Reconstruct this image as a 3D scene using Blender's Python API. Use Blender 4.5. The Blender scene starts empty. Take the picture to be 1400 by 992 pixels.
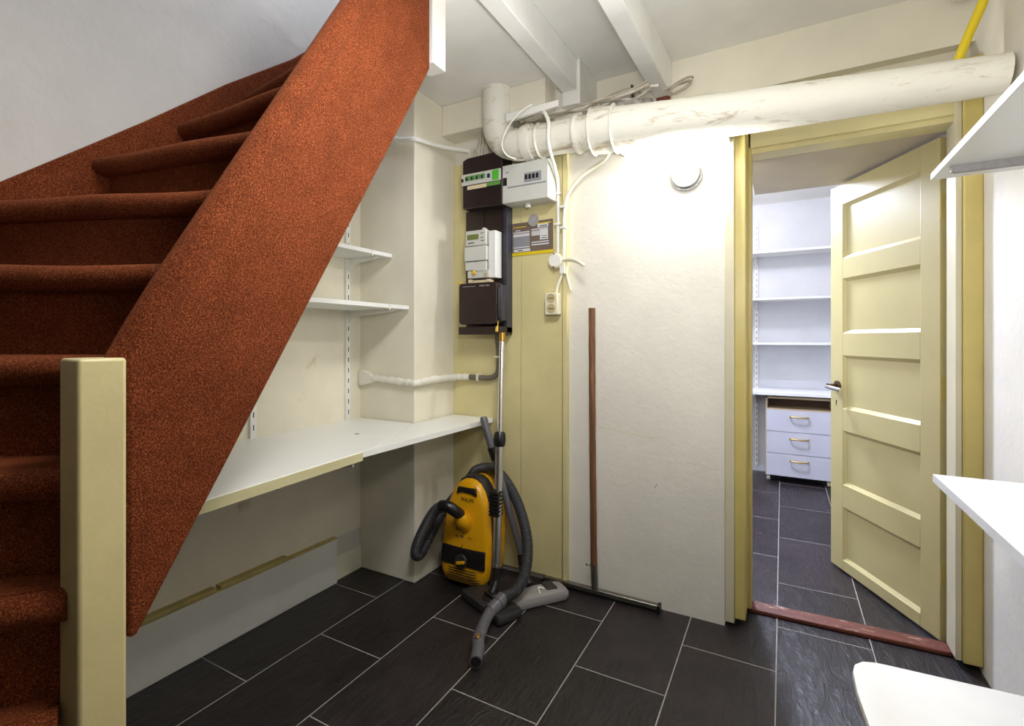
import bpy, bmesh, math, random
from mathutils import Vector as V, Matrix
random.seed(7)
C = bpy.context.scene.collection
PI = math.pi

# ------------------------------------------------------------------ mesh helpers
def new(): return bmesh.new()
def face(bm, vs, mi=0):
    try:
        f = bm.faces.new(vs); f.material_index = mi; return f
    except ValueError:
        return None
def box(bm, x0, x1, y0, y1, z0, z1, mi=0):
    if x0 > x1: x0, x1 = x1, x0
    if y0 > y1: y0, y1 = y1, y0
    if z0 > z1: z0, z1 = z1, z0
    v = [bm.verts.new((x, y, z)) for x in (x0, x1) for y in (y0, y1) for z in (z0, z1)]
    for a in ((0,1,3,2),(4,6,7,5),(0,4,5,1),(2,3,7,6),(0,2,6,4),(1,5,7,3)):
        face(bm, [v[i] for i in a], mi)
    return bm
def obox(bm, c, ux, uy, uz, hx, hy, hz, mi=0):
    c, ux, uy, uz = V(c), V(ux).normalized(), V(uy).normalized(), V(uz).normalized()
    v = [bm.verts.new(c + ux*hx*i + uy*hy*j + uz*hz*k) for i in (-1,1) for j in (-1,1) for k in (-1,1)]
    fs = [face(bm, [v[i] for i in a], mi) for a in ((0,1,3,2),(4,6,7,5),(0,4,5,1),(2,3,7,6),(0,2,6,4),(1,5,7,3))]
    bmesh.ops.recalc_face_normals(bm, faces=[f for f in fs if f])
    return bm
def prism(bm, pts, vec, mi=0):
    vec = V(vec); a = [bm.verts.new(p) for p in pts]; b = [bm.verts.new(V(p) + vec) for p in pts]
    fs = [face(bm, a[::-1], mi), face(bm, b, mi)]
    n = len(pts)
    for i in range(n): fs.append(face(bm, [a[i], a[(i+1) % n], b[(i+1) % n], b[i]], mi))
    bmesh.ops.recalc_face_normals(bm, faces=[f for f in fs if f])
    return bm
def frame_of(d):
    d = V(d).normalized(); r = V((0,0,1)) if abs(d.z) < .9 else V((1,0,0))
    u = d.cross(r).normalized(); return u, d.cross(u).normalized()
def smooth_path(pts, n=8):
    pts = [V(p) for p in pts]
    if len(pts) < 3: return pts
    P = [2*pts[0]-pts[1]] + pts + [2*pts[-1]-pts[-2]]; out = []
    for i in range(1, len(P)-2):
        for k in range(n):
            t = k/n; a, b, c, d = P[i-1], P[i], P[i+1], P[i+2]
            out.append(.5*((2*b)+(c-a)*t+(2*a-5*b+4*c-d)*t*t+(3*b-a-3*c+d)*t**3))
    out.append(pts[-1]); return out
def resample(path, step):
    L = [0]
    for a, b in zip(path, path[1:]): L.append(L[-1]+(b-a).length)
    n = max(2, int(L[-1]/step)); out = []; j = 0
    for i in range(n+1):
        s = L[-1]*i/n
        while j < len(L)-2 and L[j+1] < s: j += 1
        t = (s-L[j])/max(1e-9, L[j+1]-L[j]); out.append(path[j].lerp(path[j+1], t))
    return out
def sweep(bm, path, r, seg=12, mi=0, cap=True):
    path = [V(p) for p in path]; n = len(path)
    rad = r if callable(r) else (lambda i: (r[i] if isinstance(r, (list, tuple)) else r))
    u, w = frame_of(path[1]-path[0]); rings = []; prev = (path[1]-path[0]).normalized()
    for i, p in enumerate(path):
        d = (path[min(i+1, n-1)]-path[max(i-1, 0)]).normalized()
        q = prev.rotation_difference(d); u = q @ u; w = q @ w; prev = d
        rings.append([bm.verts.new(p+(u*math.cos(2*PI*k/seg)+w*math.sin(2*PI*k/seg))*rad(i)) for k in range(seg)])
    fs = []
    for a, b in zip(rings, rings[1:]):
        for k in range(seg): fs.append(face(bm, [a[k], a[(k+1) % seg], b[(k+1) % seg], b[k]], mi))
    if cap: fs += [face(bm, rings[0][::-1], mi), face(bm, rings[-1], mi)]
    bmesh.ops.recalc_face_normals(bm, faces=[f for f in fs if f])
    return bm
def tube(bm, pts, r, seg=12, n=8, mi=0): return sweep(bm, smooth_path(pts, n), r, seg, mi)
def hose(bm, pts, r, pitch=.0075, seg=16):
    path = resample(smooth_path(pts, 10), pitch/3)
    return sweep(bm, path, lambda i: r*(1.0, 1.0, .86)[i % 3], seg)
def lathe(bm, o, axis, prof, seg=24, mi=0):
    o = V(o); d = V(axis).normalized(); u, w = frame_of(d); rings = []
    for r, h in prof:
        rings.append([bm.verts.new(o+d*h+(u*math.cos(2*PI*k/seg)+w*math.sin(2*PI*k/seg))*max(r, 1e-4)) for k in range(seg)])
    fs = []
    for a, b in zip(rings, rings[1:]):
        for k in range(seg): fs.append(face(bm, [a[k], a[(k+1) % seg], b[(k+1) % seg], b[k]], mi))
    fs += [face(bm, rings[0][::-1], mi), face(bm, rings[-1], mi)]
    bmesh.ops.recalc_face_normals(bm, faces=[f for f in fs if f])
    return bm
def loft(bm, rings, mi=0, cap=True):
    R = [[bm.verts.new(p) for p in r] for r in rings]; fs = []
    n = len(R[0])
    for a, b in zip(R, R[1:]):
        for k in range(n): fs.append(face(bm, [a[k], a[(k+1) % n], b[(k+1) % n], b[k]], mi))
    if cap: fs += [face(bm, R[0][::-1], mi), face(bm, R[-1], mi)]
    bmesh.ops.recalc_face_normals(bm, faces=[f for f in fs if f])
    return bm
def rrect(w, h, r, n=5):
    out = []
    for cx, cy, a in ((w/2-r, h/2-r, 0), (-w/2+r, h/2-r, 90), (-w/2+r, -h/2+r, 180), (w/2-r, -h/2+r, 270)):
        for k in range(n+1):
            t = math.radians(a+90*k/n); out.append((cx+r*math.cos(t), cy+r*math.sin(t)))
    return out

# ------------------------------------------------------------------ objects
def world_loc(p):
    l = V((0,0,0))
    while p is not None: l = l + p.location; p = p.parent
    return l
def obj(name, bm, mats, parent=None, bev=0, seg=2, ang=38, sub=0):
    me = bpy.data.meshes.new(name)
    base = world_loc(parent)
    if parent is None:
        xs = [v.co for v in bm.verts]
        base = V(((min(c.x for c in xs)+max(c.x for c in xs))/2, (min(c.y for c in xs)+max(c.y for c in xs))/2, min(c.z for c in xs)))
    for v in bm.verts: v.co -= base
    bm.to_mesh(me); bm.free()
    for m in (mats if isinstance(mats, (list, tuple)) else [mats]): me.materials.append(m)
    me.polygons.foreach_set('use_smooth', [True]*len(me.polygons))
    me.set_sharp_from_angle(angle=math.radians(ang))
    o = bpy.data.objects.new(name, me); C.objects.link(o)
    if parent is None: o.location = base
    else: o.parent = parent
    if bev:
        b = o.modifiers.new('bevel', 'BEVEL'); b.width = bev; b.segments = seg; b.limit_method = 'ANGLE'; b.angle_limit = math.radians(40)
        b.harden_normals = False
    if sub:
        s = o.modifiers.new('sub', 'SUBSURF'); s.levels = s.render_levels = sub
    return o
def tag(o, label, cat, group=None):
    o['label'] = label; o['category'] = cat
    if group: o['group'] = group
    return o
def thing(name, label, cat, loc=(0,0,0), group=None):
    o = bpy.data.objects.new(name, None); C.objects.link(o); o.location = loc; o.empty_display_size = .05
    return tag(o, label, cat, group)
def struct(name, bm, m, label, cat, bev=0, parent=None, **k):
    o = obj(name, bm, m, parent, bev, **k)
    if parent is None:
        o['kind'] = 'structure'; o['label'] = label; o['category'] = cat
    return o
def lettering(name, text, mat, parent, loc, size, rx=PI/2, rz=0, ry=0, ext=.0004):
    cu = bpy.data.curves.new(name, 'FONT'); cu.body = text; cu.size = size; cu.extrude = ext
    cu.align_x = 'CENTER'; cu.align_y = 'CENTER'; cu.materials.append(mat)
    tmp = bpy.data.objects.new(name, cu); C.objects.link(tmp)
    me = bpy.data.meshes.new_from_object(tmp.evaluated_get(bpy.context.evaluated_depsgraph_get()))
    bpy.data.objects.remove(tmp); me.name = name
    o = bpy.data.objects.new(name, me); C.objects.link(o); o.parent = parent
    o.location = V(loc)-world_loc(parent); o.rotation_euler = (rx, ry, rz)
    return o
def each(name, bm, m, parent, bev=0):
    """Every separate piece of bm becomes a part of its own."""
    bm.verts.ensure_lookup_table(); seen = set(); out = []
    for v0 in bm.verts:
        if v0 in seen: continue
        isl = []; st_ = [v0]; seen.add(v0)
        while st_:
            v = st_.pop(); isl.append(v)
            for e in v.link_edges:
                w = e.other_vert(v)
                if w not in seen: seen.add(w); st_.append(w)
        nb = new(); mp_ = {v: nb.verts.new(v.co) for v in isl}
        for f in {f for v in isl for f in v.link_faces}: face(nb, [mp_[v] for v in f.verts], f.material_index)
        out.append(obj(name, nb, m, parent, bev))
    bm.free(); return out

# ------------------------------------------------------------------ materials
def s2l(c):
    return tuple((x/12.92 if x <= .04045 else ((x+.055)/1.055)**2.4) for x in (v/255 for v in c))+(1,)
class N:
    def __init__(s, name):
        s.m = bpy.data.materials.new(name); s.m.use_nodes = True; s.t = s.m.node_tree
        s.b = s.t.nodes['Principled BSDF']; s.co = None
    def n(s, typ, **k):
        nd = s.t.nodes.new(typ)
        for a, v in k.items():
            if hasattr(nd, a): setattr(nd, a, v)
        return nd
    def l(s, a, b): s.t.links.new(a, b)
    def coord(s):
        if not s.co: s.co = s.n('ShaderNodeTexCoord')
        return s.co.outputs['Object']
    def geo(s): return s.n('ShaderNodeNewGeometry').outputs['Position']
    def noise(s, scale, detail=4, rough=.55, vec=None, dist=0):
        nd = s.n('ShaderNodeTexNoise'); nd.inputs['Scale'].default_value = scale; nd.inputs['Detail'].default_value = detail
        nd.inputs['Roughness'].default_value = rough; nd.inputs['Distortion'].default_value = dist
        s.l(vec or s.geo(), nd.inputs['Vector']); return nd.outputs['Fac']
    def ramp(s, fac, stops):
        r = s.n('ShaderNodeValToRGB'); e = r.color_ramp.elements
        while len(e) < len(stops): e.new(.5)
        for i, (p, c) in enumerate(stops): e[i].position = p; e[i].color = c if len(c) == 4 else tuple(c)+(1,)
        s.l(fac, r.inputs['Fac']); return r.outputs['Color']
    def mix(s, f, a, b, mode='MIX'):
        m = s.n('ShaderNodeMix'); m.data_type = 'RGBA'; m.blend_type = mode
        for i, v in ((0, f), (6, a), (7, b)):
            if hasattr(v, 'is_linked'): s.l(v, m.inputs[i])
            else: m.inputs[i].default_value = v
        return m.outputs[2]
    def bump(s, h, strength=.2, dist=.002, prev=None):
        b = s.n('ShaderNodeBump'); b.inputs['Strength'].default_value = strength; b.inputs['Distance'].default_value = dist
        s.l(h, b.inputs['Height'])
        if prev is not None: s.l(prev, b.inputs['Normal'])
        s.l(b.outputs['Normal'], s.b.inputs['Normal']); return b.outputs['Normal']
    def col(s, c):
        if hasattr(c, 'is_linked'): s.l(c, s.b.inputs['Base Color'])
        else: s.b.inputs['Base Color'].default_value = c
    def set(s, **k):
        for a, v in k.items(): s.b.inputs[a.replace('_', ' ')].default_value = v
def paint(name, c, rough=.5, var=.06, vs=6, bs=90, bstr=.15, bd=.0012, metal=0, stain=None):
    """A painted or plain surface: slight tone variation, optional stain colour in blotches, fine relief."""
    k = N(name); c = s2l(c)
    d = tuple(max(0, x*(1-var*2)) for x in c[:3])+(1,); e = tuple(min(1, x*(1+var)) for x in c[:3])+(1,)
    cc = k.ramp(k.noise(vs, 5), [(.3, d), (.7, e)])
    if stain:
        f = k.ramp(k.noise(stain[1], 6, .65), [(stain[2], (0,0,0,1)), (stain[2]+.12, (1,1,1,1))])
        cc = k.mix(f, cc, s2l(stain[0]))
    k.col(cc); k.set(Roughness=rough, Metallic=metal)
    if bstr: k.bump(k.noise(bs, 4), bstr, bd)
    return k.m
def metal(name, c, rough=.25):
    k = N(name); k.col(s2l(c)); k.set(Metallic=1.0, Roughness=rough); k.bump(k.noise(300, 2), .03, .0003); return k.m

M = {}
def plaster(name, c, bs=35, bd=.004, bstr=.35, var=.05):
    k = N(name); c = s2l(c)
    d = tuple(x*(1-var*2) for x in c[:3])+(1,); e = tuple(min(1, x*(1+var)) for x in c[:3])+(1,)
    cc = k.ramp(k.noise(2.5, 6, .6), [(.3, d), (.7, e)]); k.col(cc); k.set(Roughness=.75)
    p = k.bump(k.noise(bs, 6, .6, dist=.3), bstr, bd); k.bump(k.noise(240, 3), .25, .0008, p)
    return k.m
M['wall'] = plaster('cream_white_plaster', (229,224,211))
M['smooth_wall'] = plaster('smooth_cream_plaster', (231,225,204), 18, .002, .25)
M['stair_wall'] = plaster('greyish_white_plaster', (205,200,192), 22, .006, .5)
M['ceiling'] = plaster('white_ceiling_paint', (236,234,228), 30, .002, .2)
M['beam'] = paint('white_beam_paint', (238,237,233), .55, .03, 8, 40, .25, .002)
M['yellow'] = paint('cream_yellow_gloss_paint', (218,206,152), .35, .05, 5, 25, .18, .003, stain=((150,120,60), 9, .72))
M['door'] = paint('pale_yellow_door_paint', (204,191,136), .38, .03, 4, 30, .1, .002)
M['jamb'] = paint('yellow_jamb_paint', (204,186,112), .35, .05, 6, 25, .2, .003, stain=((120,92,48), 14, .74))
M['newel'] = paint('cream_newel_paint', (206,192,140), .4, .05, 6, 22, .25, .004, stain=((120,92,42), 20, .76))
M['white'] = paint('white_melamine', (236,236,232), .32, .015, 4, 200, .04, .0004)
M['white_edge'] = paint('speckled_edge_band', (226,226,226), .5, .05, 260, 300, .2, .0005)
M['wpaint'] = paint('white_wood_paint', (232,230,222), .42, .03, 6, 30, .12, .002)
M['skirt'] = paint('white_skirting_paint', (226,226,222), .5, .04, 4, 30, .1, .002, stain=((150,135,110), 16, .78))
M['batten'] = paint('yellowed_batten_paint', (192,175,110), .5, .1, 12, 30, .3, .003)
M['edge'] = paint('yellowed_edge_strip', (206,198,154), .45, .05)
M['alcove'] = paint('stained_cream_wall', (229,223,202), .75, .06, 3, 30, .2, .003, stain=((192,180,142), 5, .62))
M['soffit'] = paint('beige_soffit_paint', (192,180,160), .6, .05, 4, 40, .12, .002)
M['mortar'] = paint('grey_mortar', (150,144,134), .9, .25, 40, 60, .8, .008)
M['dim'] = paint('taupe_wall_paint', (112,102,92), .8)
M['stop'] = paint('pale_cream_paint', (208,200,170), .4, .04, 6, 30, .1, .002)
M['back_wall'] = plaster('cool_white_plaster', (214,214,218), 30, .001, .15)
M['grey_pvc'] = paint('grey_plastic_conduit', (112,104,92), .5, .06)
M['white_pvc'] = paint('white_plastic', (234,232,222), .4, .03)
M['cream_pvc'] = paint('cream_plastic', (226,222,196), .4, .03)
M['black'] = paint('black_brown_bakelite', (38,27,26), .4, .1, 20, 200, .08, .0005)
M['black2'] = paint('blue_black_bakelite', (52,52,62), .4, .1, 20, 200, .08, .0005)
M['brown'] = paint('dark_brown_bakelite', (46,32,27), .45, .1, 12, 150, .1, .0006)
M['light_grey'] = paint('light_grey_plastic', (206,206,198), .4, .03)
M['dark'] = paint('very_dark_plastic', (20,18,18), .4, .05)
M['green'] = paint('green_label', (84,190,50), .5, .04)
M['dull_green'] = paint('dull_green_label', (96,150,72), .5, .04)
M['blue'] = paint('dark_blue_switch', (30,38,92), .4, .04)
M['cream'] = paint('cream_label', (226,208,172), .6, .04)
M['lcd'] = paint('green_grey_display', (122,132,76), .25, .04)
M['key_yellow'] = paint('yellow_seal', (222,184,64), .45, .1)
M['brass'] = metal('brass', (190,150,70), .35)
M['chrome'] = metal('chrome_steel', (228,226,222), .24)
M['steel'] = metal('dull_steel', (150,146,138), .4)
M['dark_metal'] = metal('bronzed_metal', (96,76,62), .38)
M['v_yellow'] = paint('yellow_vacuum_plastic', (226,164,14), .28, .02, 5, 200, .02, .0003)
M['v_dark'] = paint('charcoal_vacuum_plastic', (46,44,44), .38, .05)
M['v_black'] = paint('black_vacuum_plastic', (26,24,24), .3, .05)
M['hose'] = paint('dark_grey_hose', (58,58,60), .38, .05)
M['v_grey'] = paint('grey_vacuum_tube', (92,90,95), .35, .04)
M['head_grey'] = paint('light_grey_floor_head', (146,141,138), .5, .04)
k = N('worn_wooden_handle'); mp = k.n('ShaderNodeMapping'); mp.inputs['Scale'].default_value = (60, 60, 3); k.l(k.geo(), mp.inputs['Vector'])
k.col(k.ramp(k.noise(1, 6, .65, mp.outputs[0]), [(.25, s2l((72,46,27))), (.55, s2l((118,78,46))), (.8, s2l((176,138,98)))])); k.set(Roughness=.55); M['wood'] = k.m
k = N('worn_red_brown_threshold'); mp = k.n('ShaderNodeMapping'); mp.inputs['Scale'].default_value = (8, 60, 30); k.l(k.geo(), mp.inputs['Vector'])
c1 = k.ramp(k.noise(1, 5, .6, mp.outputs[0]), [(.3, s2l((84,40,28))), (.7, s2l((124,64,46)))])
mp2 = k.n('ShaderNodeMapping'); mp2.inputs['Scale'].default_value = (10, 34, 20); k.l(k.geo(), mp2.inputs['Vector'])
f = k.ramp(k.noise(1, 8, .75, mp2.outputs[0]), [(.56, (0,0,0,1)), (.63, (1,1,1,1))])
k.col(k.mix(f, c1, s2l((188,160,140)))); k.set(Roughness=.5); k.bump(k.noise(60, 4), .3, .002); M['threshold'] = k.m
# lagged drain pipe: painted plaster with dirty cracks on top
k = N('plastered_pipe_paint'); mp = k.n('ShaderNodeMapping'); mp.inputs['Scale'].default_value = (4, 14, 14); k.l(k.geo(), mp.inputs['Vector'])
f = k.ramp(k.noise(1.4, 8, .7, mp.outputs[0], .6), [(.55, (0,0,0,1)), (.70, (1,1,1,1))])
k.col(k.mix(f, s2l((228,225,211)), s2l((172,156,124)))); k.set(Roughness=.6)
p = k.bump(k.noise(26, 7, .65, dist=.5), .45, .006); k.bump(k.noise(160, 3), .3, .001, p); M['pipe'] = k.m
# carpet
def carpet():
    k = N('rust_orange_carpet')
    n1 = k.noise(300, 3, .8); n2 = k.noise(620, 2, .8); n3 = k.noise(14, 5, .6)
    fine = k.ramp(n1, [(.33, s2l((64,29,16))), (.5, s2l((116,55,29))), (.68, s2l((174,102,62)))])
    deep = k.ramp(n2, [(.38, (.45,.42,.4,1)), (.62, (1.15,1.12,1.1,1))])
    c = k.mix(1.0, fine, deep, 'MULTIPLY')
    pat = k.ramp(n3, [(.3, (.8,.78,.76,1)), (.7, (1.12,1.1,1.08,1))])
    k.col(k.mix(1.0, c, pat, 'MULTIPLY')); k.set(Roughness=.95)
    k.b.inputs['Sheen Weight'].default_value = .25; k.b.inputs['Sheen Roughness'].default_value = .5
    k.b.inputs['Sheen Tint'].default_value = s2l((220,130,80)); k.b.inputs['Specular IOR Level'].default_value = .1
    p = k.bump(n1, .7, .003); k.bump(n2, .5, .0015, p)
    return k.m
M['carpet'] = carpet()
# slate floor tiles, running bond, long side into the room
def slate(name, y_shift, tint):
    k = N(name); g = k.geo(); sx = k.n('ShaderNodeSeparateXYZ'); k.l(g, sx.inputs[0])
    def add(s, v):
        m = k.n('ShaderNodeMath'); m.operation = 'ADD'; k.l(s, m.inputs[0]); m.inputs[1].default_value = v; return m.outputs[0]
    cb = k.n('ShaderNodeCombineXYZ'); k.l(add(sx.outputs[1], -y_shift), cb.inputs[0]); k.l(add(sx.outputs[0], 1.8707), cb.inputs[1])
    br = k.n('ShaderNodeTexBrick'); k.l(cb.outputs[0], br.inputs['Vector'])
    br.offset = .5; br.offset_frequency = 2; br.squash = 1
    for a, v in (('Scale', 1), ('Mortar Size', .0019), ('Mortar Smooth', .1), ('Brick Width', .6021), ('Row Height', .3087), ('Bias', 0)):
        br.inputs[a].default_value = v
    br.inputs['Color1'].default_value = (.010,.0085,.0085,1); br.inputs['Color2'].default_value = (.023,.018,.019,1); br.inputs['Mortar'].default_value = (1,1,1,1)
    t = k.mix(1.0, br.outputs['Color'], tint, 'MULTIPLY')
    t = k.mix(1.0, t, k.ramp(k.noise(5, 6, .65, dist=.8), [(.3, (.7,.7,.72,1)), (.7, (1.5,1.45,1.45,1))]), 'MULTIPLY')
    sc = k.ramp(k.noise(17, 9, .8, dist=1.5), [(.70, (0,0,0,1)), (.78, (.35,.35,.35,1))])
    t = k.mix(sc, t, (.12,.115,.115,1))
    k.col(k.mix(br.outputs['Fac'], t, s2l((160,155,148))))
    rr = k.ramp(br.outputs['Fac'], [(0, (.36,.36,.36,1)), (1, (.85,.85,.85,1))]); k.l(rr, k.b.inputs['Roughness'])
    mp = k.n('ShaderNodeMapping'); mp.inputs['Rotation'].default_value = (0,0,.5); mp.inputs['Scale'].default_value = (26, 7, 1); k.l(g, mp.inputs['Vector'])
    p = k.bump(k.noise(1, 7, .62, mp.outputs[0], 1.6), .85, .006)
    inv = k.n('ShaderNodeMath'); inv.operation = 'SUBTRACT'; inv.inputs[0].default_value = 1; k.l(br.outputs['Fac'], inv.inputs[1])
    k.bump(inv.outputs[0], .4, .002, p)
    return k.m
M['slate'] = slate('dark_slate_tiles', .709, (1.05,1,1,1)); M['slate_back'] = slate('dark_slate_tiles_plum', 2.915, (1.2,1,1.08,1))
# emitting globe
k = N('lit_opal_globe'); k.set(Roughness=.3); k.col((.9,.9,.9,1)); k.b.inputs['Emission Color'].default_value = (.99,.99,1,1); k.b.inputs['Emission Strength'].default_value = 280; M['globe'] = k.m
M['gas'] = paint('yellow_gas_pipe_paint', (232,206,30), .4, .05, 14, 60, .2, .001, stain=((190,176,90), 40, .7))
M['rust'] = paint('bare_rusty_wood', (122,70,44), .8, .2, 30, 80, .3, .003)
M['void'] = paint('dark_hole', (24,19,15), .9, .1)
M['kraft'] = paint('brown_card', (112,96,84), .6, .05, 40)
M['card_yellow'] = paint('yellow_card_strip', (222,194,30), .5, .03)
M['card_grey'] = paint('grey_card_field', (146,146,150), .6, .03)
M['card_white'] = paint('white_card_field', (214,214,216), .6, .03)
M['seal'] = paint('grey_paper_disc', (162,158,156), .6, .06, 60)
M['beech'] = paint('pale_beech_trim', (206,184,150), .5, .05)
M['drawer'] = paint('pale_lavender_grey_laminate', (206,206,216), .4, .02)
M['ped_dark'] = paint('dark_cabinet_inside', (112,88,70), .6, .1)
M['gold'] = metal('gold_handle', (206,176,110), .35)
M['ink'] = paint('dark_print', (52,40,30), .5, .02)
M['silver_ink'] = paint('silver_print', (190,186,184), .4, .02)
M['socket'] = paint('cream_socket_plastic', (222,216,190), .35, .03)
M['socket_in'] = paint('beige_socket_recess', (190,172,128), .4, .03)
M['cable'] = paint('pale_grey_cable', (206,200,184), .5, .06, 30)
M['cable_dark'] = paint('dirty_grey_cable', (158,148,130), .5, .1, 30)
M['glass'] = N('clear_lamp_glass').m
gb = M['glass'].node_tree.nodes['Principled BSDF']; gb.inputs['Base Color'].default_value = (.36,.37,.39,1); gb.inputs['Roughness'].default_value = .25; gb.inputs['Metallic'].default_value = .6

# ------------------------------------------------------------------ the room
XL, XR, YB = -1.85, .60, 2.12      # left wall, right wall, back wall
ZC, ZH = 2.305, 2.40               # low and high ceiling
b = new(); box(b, -2.1, 1.0, -1.6, 2.33, -.08, 0); struct('floor', b, M['slate'], 'dark slate tile floor of the stair room with pale grout lines', 'floor')
b = new(); box(b, -1.6, 1.6, 2.33, 5.0, -.08, 0); o = struct('floor', b, M['slate_back'], 'plum dark slate tile floor beyond the doorway', 'floor')
b = new(); box(b, XL-.12, XL, -1.6, 2.3, 0, 3.7); struct('wall_left', b, M['stair_wall'], 'rough greyish white wall behind the carpeted stairs', 'wall')
b = new(); box(b, XL, -.80, YB, 2.44, 0, ZH); box(b, -.80, -.20, YB, 2.36, 0, 2.06); struct('wall_back', b, M['wall'], 'off white plaster wall behind the squeegee and the round lamp', 'wall')
b = new(); box(b, -.80, XR+.12, 2.32, 2.42, 2.195, ZH); box(b, -.80, XR+.12, 2.37, 2.42, 2.0, 2.195); struct('wall_above_door', b, M['smooth_wall'], 'cream plaster wall above the doorway behind the thick pipe', 'wall')
b = new(); box(b, XR, XR+.12, -1.6, 2.37, 0, 2.40); struct('wall_right', b, M['wall'], 'white plaster wall to the right of the doorway carrying shelves', 'wall')
b = new(); box(b, XL-.12, XR+.12, -1.72, -1.6, 0, 3.7); struct('wall_rear', b, M['dim'], 'plain taupe wall at the near end of the stair room', 'wall')
b = new(); box(b, XL, -1.50, 1.79, YB, 0, ZC); struct('wall_pillar', b, M['smooth_wall'], 'square cream pilaster between the alcove and the meter board', 'pillar', .004)
wb = bpy.data.objects['wall_back']
b = new(); sweep(b, smooth_path([(-.72,YB,.748), (-.64,YB,.736), (-.56,YB,.726), (-.50,YB,.719), (-.44,YB,.722)], 5), .0009, 6); obj('crack', b, M['batten'], wb)
b = new(); sweep(b, [(-.475,YB,.505), (-.462,YB,.528)], .0009, 6); obj('scratch', b, M['void'], wb)
# lower left wall of the alcove: same plane, smoother paint
b = new(); prism(b, [(XL,.45,.2), (XL,1.79,.2), (XL,1.79,2.27), (XL,.45,1.12)], (.004,0,0)); struct('wall_alcove', b, M['alcove'], 'smooth cream wall of the alcove under the stairs', 'wall')
# ceiling: low and flush left of the first beam, higher between and beyond the beams, with the stair opening

b = new()
box(b, -1.04, -.86, -1.6, YB, ZC, ZC+.05); box(b, -1.32, -1.04, 1.40, YB, ZC, ZC+.05); box(b, XL, -1.32, 1.72, YB, ZC, ZC+.05)
box(b, -.86, XR+.12, -1.6, 2.44, ZH, ZH+.05)
struct('ceiling', b, M['ceiling'], 'white ceiling with timber beams over the stair room', 'ceiling')
b = new(); box(b, XL, -1.04, 1.72, 1.80, ZC+.05, 3.7); struct('wall_stairwell_end', b, M['stair_wall'], 'pale wall closing the stairwell above the ceiling', 'wall')
b = new(); box(b, -1.02, -.96, -1.6, 1.80, ZH+.05, 3.7); struct('wall_stairwell_side', b, M['stair_wall'], 'pale wall along the stairwell above the ceiling', 'wall')
# ledge under the ceiling beside the pilaster
b = new(); box(b, -1.50, -.93, 2.00, YB, 2.155, ZC); struct('trim_1', b, M['smooth_wall'], 'cream boxed ledge under the ceiling left of the pipe elbow', 'ledge', .004)
# beams
def beam(corners, top, label, ext):
    bb = new(); v = [V(p) for p in corners]
    d1 = (v[0]-v[3]); d2 = (v[1]-v[2])
    v[0] = v[0]+d1*ext; v[1] = v[1]+d2*ext
    lo = [bb.verts.new(p) for p in v]; hi = [bb.verts.new((p.x, p.y, top)) for p in v]
    for i in range(4): face(bb, [lo[i], lo[(i+1) % 4], hi[(i+1) % 4], hi[i]])
    face(bb, lo[::-1]); face(bb, hi); bmesh.ops.recalc_face_normals(bb, faces=bb.faces[:])
    return struct('ceiling_beam', bb, M['beam'], label, 'beam', .004)
beam([(-.897,1.05,2.275), (-.825,1.05,2.275), (-.812,2.09,2.262), (-.884,2.09,2.262)], ZH, 'white ceiling beam nearer the stairs', 1.2)
beam([(-.538,1.59,2.26), (-.4645,1.59,2.26), (-.44,2.32,2.237), (-.513,2.32,2.237)], ZH, 'white ceiling beam whose bare end rests above the thick pipe', 2.6)
b = new(); box(b, -.886, -.798, 2.088, 2.33, 2.20, ZH); o = struct('trim_2', b, M['wpaint'], 'painted bearing block under the end of the ceiling beam nearer the stairs', 'block', .003)
b = new(); box(b, -.505, -.446, 2.29, 2.3195, 2.225, 2.2395); struct('trim_10', b, M['rust'], 'bare brown timber showing at the end of the ceiling beam', 'beam end', .002)
# yellow board behind the meters
b = new(); box(b, -1.50, -1.106, 2.10, YB, .03, 2.035); box(b, -1.104, -.89, 2.10, YB, .03, 2.035); box(b, -.885, -.862, 2.094, YB, .025, 2.06)
struct('trim_3', b, M['yellow'], 'yellow painted board panel behind the meters and the vacuum cleaner', 'panel', .002)
# skirting of the left wall with its batten
b = new(); box(b, XL, -1.82, .2, 1.622, 0, .205); sk = struct('baseboard_left', b, M['skirt'], 'tall white skirting board under the stairs with a broken batten on top', 'baseboard', .002)
b = new(); box(b, XL, -1.818, .2, 1.622, .2055, .213)
for y0, y1 in ((.3, 1.06), (1.075, 1.36)): box(b, XL, -1.812, y0, y1, .213, .226)
obj('batten', b, M['batten'], sk, .003)
b = new(); box(b, XL, -1.84, 1.622, 1.79, 0, .11); struct('baseboard_alcove', b, M['smooth_wall'], 'low plaster skirting in the alcove corner', 'baseboard')

# door frame, header, threshold
b = new()
box(b, -.20, -.165, 2.115, 2.36, .02, 2.107)            # plaster return
struct('trim_4', b, M['stop'], 'pale edge of the left door jamb beside the lamp wall', 'trim', .003)
b = new(); box(b, -.166, -.125, 2.125, 2.30, .035, 2.0); box(b, -.166, -.112, 2.26, 2.37, .02, 2.0); struct('trim_5', b, M['jamb'], 'yellow left door jamb with a chipped foot', 'door jamb', .004)
b = new(); box(b, -.125, .545, 2.26, 2.36, 1.925, 2.107); box(b, -.125, .545, 2.275, 2.37, 1.905, 1.93); struct('trim_6', b, M['yellow'], 'yellow header board over the doorway', 'door header', .003)
b = new(); box(b, .548, .60, 2.235, 2.40, .02, 2.107); struct('trim_7', b, M['jamb'], 'yellow right door jamb with peeling paint at its foot', 'door jamb', .004)
b = new(); prism(b, [(-.128,2.275,0), (.540,2.300,0), (.540,2.375,0), (-.128,2.352,0)], (0,0,.016)); struct('trim_8', b, M['threshold'], 'worn red brown wooden threshold across the doorway', 'threshold', .004)
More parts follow.
